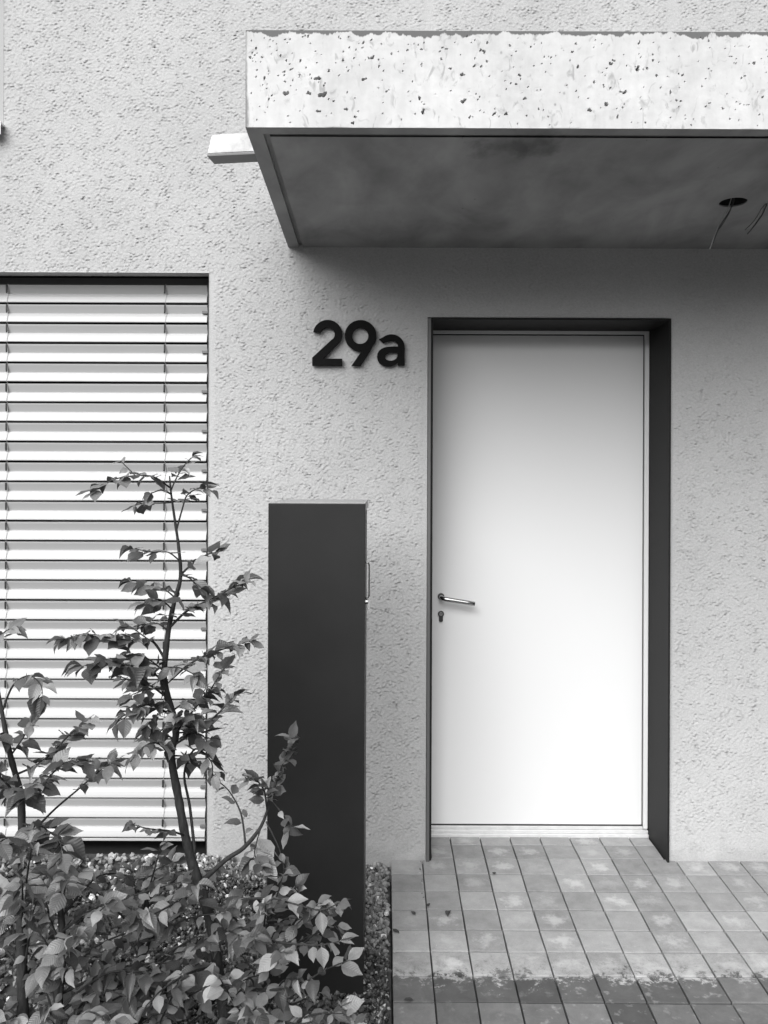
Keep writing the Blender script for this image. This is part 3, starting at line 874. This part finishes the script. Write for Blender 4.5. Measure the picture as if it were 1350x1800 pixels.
# ------------------------------------------------------------------ shrubs
def leaf_mesh(i):
    rnd = random.Random(100 + i)
    prof = [0, .56, .92, 1.0, .78, .34, .0]; ts = [0, .12, .28, .46, .67, .85, 1.06]
    bend = rnd.uniform(-.05, 1.1); fold = rnd.uniform(.05, .45); cup = rnd.uniform(-.25, .55); wave = rnd.uniform(.01, .05); wid = rnd.uniform(.27, .34); tw = rnd.uniform(-.5, .5)
    if i >= 11: fold = 1.1; bend = .9; wid *= .75; cup = .1       # young leaf, still half folded
    V, UV = [], []
    ph = rnd.uniform(0, 6); skew = rnd.uniform(-.06, .06)
    for t, pr in zip(ts, prof):
        y = t * (1 - .16 * abs(bend) * t); z = -bend * .42 * t * t + .06 * t
        wv = pr * wid
        for s in (-1, -.5, 0, .5, 1):
            ww = s * wv
            zz = z + abs(ww) * fold - cup * ww * ww * 1.6 + (wave * math.sin(13 * t + ph + 2 * s) * abs(s) * pr)
            a = tw * t
            V.append((ww * math.cos(fold * .5) * math.cos(a) + skew * t * t, y + (.03 * (abs(s) - .3) if 0 < t < 1 else 0) * (1 if abs(s) == 1 else .4), zz + ww * math.sin(a)))
            UV.append((.5 + s * .5 * pr, t))
    Fc = []
    for k in range(len(ts) - 1):
        for q in range(4):
            a = k * 5 + q
            Fc.append((a, a + 1, a + 6, a + 5))
    b = len(V)      # stalk
    for yy, rr in ((0.02, .013), (-.16, .009)):
        for q in range(3):
            V.append((rr * math.cos(q * 2.094), yy, rr * math.sin(q * 2.094) - .004 + (.03 if yy < 0 else 0))); UV.append((.5, 0))
    for q in range(3): Fc.append((b + q, b + (q + 1) % 3, b + 3 + (q + 1) % 3, b + 3 + q))
    me = bpy.data.meshes.new('leaf'); me.from_pydata(V, [], Fc); me.update()
    ul = me.uv_layers.new(name='UVMap')
    for lp in me.loops: ul.data[lp.index].uv = UV[lp.vertex_index]
    me.polygons.foreach_set('use_smooth', [True] * len(me.polygons))
    me.materials.append(M['leaf'])
    return me
LM = [leaf_mesh(i) for i in range(14)]

class Shrub:
    def __init__(s, name, base, label, seed, group):
        s.t = thing(name, base, label, 'shrub', group); s.rnd = random.Random(seed); s.count = 0; s.wood = MB(); s.twigs = MB(); s.rest = []
    def stem(s, pts, radii):
        P = smooth_line(pts, 5)
        n = len(pts) - 1
        rr = []
        for i in range(len(P)):
            f = i / (len(P) - 1) * n; k = min(int(f), n - 1); rr.append(.8 * (radii[k] * (1 - f + k) + radii[k + 1] * (f - k)) * s.rnd.uniform(.92, 1.1))
        s.wood.tube(P, rr, 9)
        return P
    def leaf(s, p, d, size, up=None, kind=None):
        rnd = s.rnd
        d = d.normalized()
        lev = min(1, max(0, (p.z - .45) / .35))
        nrm = (up or Vector((rnd.gauss(0, .42), (-.55 + .5 * lev) + rnd.gauss(0, .42), 1)))
        x = d.cross(nrm)
        if x.length < .05: x = d.cross(Vector((1, 0, .3)))
        x.normalize(); z = x.cross(d).normalized()
        m = Matrix(((x.x, d.x, z.x), (x.y, d.y, z.y), (x.z, d.z, z.z))).to_4x4()
        me = LM[(rnd.randrange(11) if rnd.random() > .12 else rnd.randrange(11, 14)) if kind is None else kind]
        mw = Matrix.Translation(p + d * size * .1) @ m @ Matrix.Diagonal((size * rnd.uniform(.9, 1.1), size, size, 1))
        s.count += 1
        if s.count > 300:
            s.rest.append((me, mw)); return
        o = bpy.data.objects.new('leaf', me); link(o)
        o.parent = s.t; o.matrix_parent_inverse = Matrix.Translation(-Vector(s.t.location))
        o.matrix_basis = mw
    def branch(s, pts, r0=.004, r1=.0012, start=.15, step=.017, size=.054, droop=.25, tip=3):
        rnd = s.rnd
        P = smooth_line(pts, 6)
        s.twigs.tube(P, [r0 + (r1 - r0) * i / (len(P) - 1) for i in range(len(P))], 6)
        dens = .52 if P[0].z > .62 else .9
        # walk along and set leaves alternately
        Ls = [0.0]
        for a, b in zip(P[:-1], P[1:]): Ls.append(Ls[-1] + (b - a).length)
        tot = Ls[-1]; q = tot * start + rnd.uniform(0, step); side = rnd.choice((-1, 1))
        while q < tot:
            k = next(i for i in range(1, len(Ls)) if Ls[i] >= q)
            f = (q - Ls[k - 1]) / max(Ls[k] - Ls[k - 1], 1e-6)
            p = P[k - 1].lerp(P[k], f); t = (P[k] - P[k - 1]).normalized()
            lat = t.cross(Vector((0, 0, 1)))
            if lat.length < .2: lat = Vector((rnd.uniform(-1, 1), rnd.uniform(-1, 1), 0))
            lat.normalize()
            d = t * rnd.uniform(.3, .9) + lat * side * rnd.uniform(.5, 1.1) + Vector((rnd.gauss(0, .25), rnd.gauss(0, .25), rnd.gauss(-droop * (.25 if P[0].z > .62 else 1), .3)))
            s.leaf(p, d, size * rnd.choice((rnd.uniform(.45, .8), rnd.uniform(.75, 1.25))))
            side = -side
            q += step * dens * rnd.uniform(.5, 1.5)
        t = (P[-1] - P[-2]).normalized()
        for i in range(tip):
            d = t + Vector((rnd.gauss(0, .55), rnd.gauss(0, .55), rnd.gauss(-droop * .6, .4)))
            s.leaf(P[-1], d, size * rnd.uniform(.55, 1.0))
    def finish(s):
        w_ = s.wood.build('stem', M['bark'], s.t); tag(s.twigs.build('twigs', M['bark'], w_), kind='stuff')
        if s.rest:
            b = bmesh.new()
            for me, mw in s.rest:
                c = me.copy(); c.transform(mw); b.from_mesh(c); bpy.data.meshes.remove(c)
            me = bpy.data.meshes.new('foliage'); b.to_mesh(me); b.free()
            me.materials.clear(); me.materials.append(M['leaf'])
            o = link(bpy.data.objects.new('foliage', me)); put(o, s.t); tag(o, kind='stuff')

def P3(D, *pts):
    """branch points traced on the photograph, each set at its own distance (D + offset)"""
    return [at(p[0], p[1], D + (p[2] if len(p) > 2 else 0)) for p in pts]

D1 = 2.30
G = 'beech shrubs in the gravel bed'
b1 = at(408, 1900, D1); b1.z = gz(b1.y) - .03
A = Shrub('beech_shrub', b1, 'tallest leafy shrub, its thin stem rising in front of the blind', 21, G)
A.stem([b1] + P3(D1, (400, 1800), (386, 1700), (373, 1620), (345, 1535), (328, 1470), (315, 1400), (303, 1330), (311, 1285), (293, 1215), (290, 1180), (297, 1110), (307, 1060), (318, 1015), (314, 960), (309, 925), (301, 870), (298, 838)),
       [.020, .019, .019, .018, .017, .0145, .0135, .012, .0115, .0105, .0098, .0085, .0075, .006, .005, .0045, .0035, .002])
br = A.branch
S1 = .052
br(P3(D1, (298, 858), (270, 840, -.04), (235, 838, -.08), (200, 845, -.12), (172, 862, -.14)), .0025, size=S1, step=.019, tip=2)
br(P3(D1, (300, 865), (312, 838, .02), (325, 818, .05), (336, 806, .06)), .002, size=S1, step=.016)
br(P3(D1, (310, 935), (321, 895), (329, 872, .04), (348, 860, .08), (362, 862, .09)), .0026, size=S1 * .9, start=.35, step=.02)
br(P3(D1, (303, 885), (280, 886, .03), (255, 886, .06), (238, 890, .08)), .002, size=S1 * .8, step=.024, start=.3, tip=2)
br(P3(D1, (240, 840, -.07), (222, 822, -.06), (212, 812, -.05)), .0015, size=S1 * .7, step=.03, tip=1)
br(P3(D1, (318, 1012), (336, 995, .02), (360, 978, .05), (380, 972, .06)), .0032, size=S1, start=.1, step=.016, tip=2)
br(P3(D1, (314, 985), (295, 972, -.03), (265, 972, -.06), (238, 966, -.08)), .002, size=S1, step=.018, tip=2)
br(P3(D1, (306, 1050), (290, 1038, .02), (265, 1032, .04), (234, 1026, .05)), .0022, size=S1, step=.019)
br(P3(D1, (299, 1105), (330, 1075, -.02), (370, 1055, -.05), (402, 1038, -.07), (430, 1024, -.08)), .0035, size=S1, start=.12, step=.011)
br(P3(D1, (303, 1072), (282, 1055, -.05), (258, 1062, -.09)), .002, size=S1, step=.018, tip=2)
br(P3(D1, (291, 1160), (268, 1128, .0), (235, 1128, -.03), (190, 1122, -.07), (150, 1118, -.1), (120, 1124, -.12)), .0036, size=S1 * 1.08, start=.2, step=.0105)
br(P3(D1, (265, 1128, 0), (240, 1110, .05), (222, 1098, .08)), .002, size=S1, step=.02, tip=2)
br(P3(D1, (292, 1205), (330, 1172, .02), (365, 1152, .05), (400, 1140, .07), (438, 1128, .08)), .0036, size=S1, start=.2, step=.0105)
br(P3(D1, (290, 1200), (260, 1178, -.06), (220, 1170, -.12), (185, 1165, -.16), (150, 1172, -.18)), .003, size=S1 * 1.1, step=.014, start=.1)
br(P3(D1, (292, 1225), (262, 1205, .04), (228, 1196, .08), (208, 1190, .1)), .003, size=S1, step=.014)
br(P3(D1, (300, 1258), (268, 1240, -.05), (238, 1250, -.1), (218, 1266, -.12)), .003, size=S1 * 1.1, step=.013)
br(P3(D1, (311, 1290), (345, 1245, .0), (372, 1212, .02), (392, 1180, .03)), .004, size=S1, start=.1, step=.015)
br(P3(D1, (309, 1310), (350, 1284, -.04), (382, 1258, -.08), (410, 1228, -.1)), .0035, size=S1, step=.016)
br(P3(D1, (303, 1332), (280, 1308, -.07), (258, 1312, -.12), (245, 1325, -.14)), .003, size=S1 * 1.1, step=.015)
br(P3(D1, (311, 1290), (325, 1268, -.10), (318, 1262, -.16)), .003, size=S1 * 1.15, step=.012)
br(P3(D1, (345, 1500), (336, 1420, .03), (326, 1360, .04), (345, 1318, .02), (372, 1338, -.02), (376, 1362, -.03)), .0045, size=S1 * 1.05, start=.55, step=.016)
br(P3(D1, (328, 1470), (300, 1462, -.08), (262, 1458, -.14), (240, 1452, -.16)), .003, size=S1, step=.017, start=.4)
for q in ((288, 1180, 232, 1150, -.05), (292, 1215, 236, 1222, -.10), (300, 1250, 262, 1275, -.02), (296, 1110, 262, 1098, .05), (290, 1175, 345, 1188, -.10), (300, 1255, 352, 1230, .06),
          (306, 1300, 262, 1290, .06), (311, 1290, 368, 1300, -.05), (303, 1330, 350, 1345, .05), (292, 1200, 250, 1185, .10), (318, 1012, 350, 1035, -.05), (301, 870, 268, 868, -.06)):
    br(P3(D1, (q[0], q[1]), ((q[0] + q[2]) / 2, (q[1] + q[3]) / 2 - 6, q[4] * .6), (q[2], q[3], q[4])), .0026, size=S1 * 1.05, start=.15, step=.02)
# the low side limb with its own upright tip
A.stem(P3(D1, (356, 1552), (400, 1512, -.01), (432, 1490, -.02), (462, 1452, -.03), (478, 1405, -.03)), [.009, .008, .007, .0055, .004])
br(P3(D1, (478, 1405, -.03), (492, 1362, -.03), (503, 1330, -.03), (513, 1302, -.03)), .0038, size=S1 * .95, start=.0, step=.0085)
br(P3(D1, (472, 1425, -.03), (466, 1390, -.07), (452, 1372, -.1), (440, 1370, -.11)), .003, size=S1, step=.014)
br(P3(D1, (478, 1405, -.03), (505, 1440, -.06), (512, 1455, -.07)), .002, size=S1, step=.02, start=.4, tip=2)
br(P3(D1, (434, 1486, -.02), (426, 1432, .0), (405, 1392, .02), (382, 1372, .02)), .003, size=S1 * .85, start=.1, step=.026, tip=2)
br(P3(D1, (470, 1445, -.03), (492, 1490, -.06), (502, 1530, -.08), (497, 1565, -.1), (520, 1560, -.12)), .0022, size=S1 * .9, start=.3, step=.026)
br(P3(D1, (462, 1452, -.03), (450, 1500, -.1), (462, 1520, -.16)), .002, size=S1 * 1.1, step=.016)
# low branches to the right, in front of the column
S2 = .054
br(P3(D1, (374, 1600), (420, 1585, -.08), (470, 1580, -.15), (520, 1590, -.2), (565, 1600, -.22), (598, 1588, -.22)), .0042, size=S2, start=.15, step=.0145)
br(P3(D1, (384, 1660), (440, 1650, -.1), (500, 1658, -.2), (560, 1662, -.25), (600, 1655, -.26)), .0042, size=S2, start=.2, step=.016)
br(P3(D1, (392, 1720), (450, 1740, -.1), (520, 1735, -.18), (575, 1705, -.22), (612, 1690, -.22)), .004, size=S2, start=.2, step=.018)
br(P3(D1, (398, 1770), (470, 1790, -.12), (540, 1800, -.2), (600, 1770, -.22)), .004, size=S2, start=.2, step=.02)
br(P3(D1, (400, 1800), (440, 1830, -.15), (500, 1840, -.25), (570, 1815, -.3), (625, 1800, -.3)), .004, size=S2, start=.2, step=.022)
br(P3(D1, (374, 1610), (410, 1640, -.18), (450, 1650, -.26)), .003, size=S2 * 1.1, start=.2, step=.016)
br(P3(D1, (366, 1590), (330, 1580, -.12), (290, 1600, -.22), (250, 1620, -.28)), .004, size=S2, start=.2, step=.017)
br(P3(D1, (388, 1700), (340, 1710, -.15), (290, 1740, -.25), (260, 1770, -.3)), .004, size=S2, start=.2, step=.019)
A.finish()

b2 = at(44, 1900, 2.25); b2.z = gz(b2.y) - .03
D2 = 2.25
B = Shrub('beech_shrub', b2, 'leafy shrub at the left edge of the picture, cut off by it', 33, G)
B.stem([b2] + P3(D2, (44, 1800), (42, 1700), (40, 1560), (41, 1480), (38, 1400), (20, 1330), (6, 1260), (-4, 1200), (-14, 1120)), [.020, .018, .0165, .015, .0125, .011, .009, .007, .005, .003])
br = B.branch
br(P3(D2, (6, 1252), (24, 1208, -.02), (52, 1190, -.05), (72, 1205, -.08), (76, 1222, -.09)), .003, size=S1 * 1.05, start=.3, step=.021)
br(P3(D2, (28, 1365), (70, 1345, -.03), (100, 1318, -.06), (128, 1290, -.08), (150, 1274, -.09)), .0035, size=S1 * 1.1, start=.15, step=.014)
br(P3(D2, (38, 1400), (80, 1375, -.08), (112, 1345, -.14), (140, 1340, -.17)), .0032, size=S1 * 1.2, start=.2, step=.013)
br(P3(D2, (48, 1478), (95, 1428, -.02), (145, 1385, -.05), (182, 1352, -.07), (196, 1345, -.08)), .0034, size=S1, start=.55, step=.018, tip=5)
br(P3(D2, (20, 1332), (42, 1300, .03), (56, 1276, .05)), .0025, size=S1, start=.1, step=.018)
br(P3(D2, (38, 1410), (12, 1378, -.04), (-20, 1350, -.08)), .004, size=S1 * 1.1, start=.2, step=.017)
br(P3(D2, (40, 1450), (80, 1460, -.08), (105, 1478, -.14), (112, 1500, -.17)), .003, size=S1 * 1.3, start=.1, step=.012)
br(P3(D2, (-10, 1150), (5, 1118, -.02), (18, 1108, -.03)), .002, size=S1, start=.3, step=.022)
br(P3(D2, (41, 1490), (20, 1475, -.12), (-10, 1490, -.18)), .003, size=S1 * 1.25, start=.1, step=.014)
br(P3(D2, (10, 1290), (-10, 1300, -.05), (-30, 1320, -.08)), .003, size=S1 * 1.1, start=.1, step=.016)
br(P3(D2, (36, 1390), (50, 1400, -.1), (60, 1380, -.15)), .003, size=S1 * 1.2, start=.1, step=.014)
br(P3(D2, (36, 1385), (20, 1400, .1), (5, 1390, .15)), .003, size=S1, start=.1, step=.016)

b3 = at(112, 1900, 2.2); b3.z = gz(b3.y) - .03
D3 = 2.2
C = Shrub('beech_shrub', b3, 'low bushy shrub between the tall shrub and the left picture edge', 45, G)
C.stem([b3] + P3(D3, (108, 1800), (104, 1720), (112, 1640), (108, 1580), (120, 1530)), [.017, .016, .014, .011, .008, .004])
def low(sh, stem_px, D, n, xr, yr, seed, size=S2):
    """twigs of the low leafy mass, reaching from the stem to all sides"""
    rnd = random.Random(seed)
    for i in range(n):
        u = (i + rnd.random()) / n
        ty = yr[0] + (yr[1] - yr[0]) * rnd.random(); tx = xr[0] + (xr[1] - xr[0]) * u
        sy = min(1900, ty + rnd.uniform(30, 140)); sx = stem_px
        dd = rnd.uniform(-.34, .26)
        mid = (sx + (tx - sx) * .5, (sy + ty) / 2 - rnd.uniform(-10, 40), dd * .55)
        sh.branch(P3(D, (sx, sy, 0), mid, (tx, ty, dd)), .004, size=size * rnd.uniform(.85, 1.15), start=.25, step=.021, droop=.35)
low(C, 110, D3, 34, (60, 340), (1500, 1800), 5)
C.finish()
low(B, 42, D2, 20, (-60, 160), (1490, 1800), 6)
B.finish()

b5 = at(470, 1915, 2.24); b5.z = gz(b5.y) - .03
H = Shrub('beech_shrub', b5, 'low shrub whose twigs spread in front of the dark column', 71, G)
H.stem([b5] + P3(2.24, (470, 1850), (462, 1780), (470, 1700), (462, 1640)), [.010, .009, .008, .006, .003])
low(H, 466, 2.24, 15, (380, 625), (1560, 1800), 12, .043)
for q in ((440, 1640, 400, 1600), (465, 1660, 470, 1590), (470, 1680, 560, 1590), (470, 1640, 500, 1540)):
    H.branch(P3(2.24, (q[0], q[1]), ((q[0] + q[2]) / 2, (q[1] + q[3]) / 2, -.08), (q[2], q[3], -.14)), .003, size=.045, step=.02)
H.finish()

b4 = at(250, 1905, 2.36); b4.z = gz(b4.y) - .03
E = Shrub('beech_shrub', b4, 'low sprawling shrub beneath the tall shrub, below the blind', 57, G)
E.stem([b4] + P3(2.36, (250, 1820), (256, 1740), (250, 1660), (262, 1590), (256, 1545)), [.014, .013, .011, .009, .006, .003])
low(E, 252, 2.36, 32, (130, 500), (1490, 1810), 8, .045)
E.finish()

# ------------------------------------------------------------------ fallen leaves on the paving
spots = [(872, 1534, 'small dark fallen leaf on the paving, nearest to the white door'), (752, 1595, 'small dark fallen leaf lying across a paving joint'),
         (790, 1603, 'small dark fallen leaf in the second column of paving stones'), (733, 1610, 'tiny dark fallen leaf in the outermost column of paving stones'),
         (694, 1635, 'pointed dark fallen leaf at the border of gravel and paving'), (730, 1760, 'dark fallen leaf on the wet paving near the lower picture edge')]
rf = random.Random(4)
for px, py, lab in spots:
    D = DW
    for _ in range(8):
        D = (CZ - gz(D - DW)) * F / (py - PY)
    p = at(px, py, D)
    me = LM[rf.randrange(7)].copy(); me.materials.clear(); me.materials.append(M['deadleaf'])
    o = link(bpy.data.objects.new('fallen_leaf', me)); o.location = p + Vector((0, 0, .0045))
    s = .026 * rf.uniform(.8, 1.3); o.scale = (s, s, s); o.rotation_euler = (rf.uniform(.1, .3), 0, rf.uniform(0, 6))
    tag(o, lab, 'leaf', 'fallen leaves on the paving')
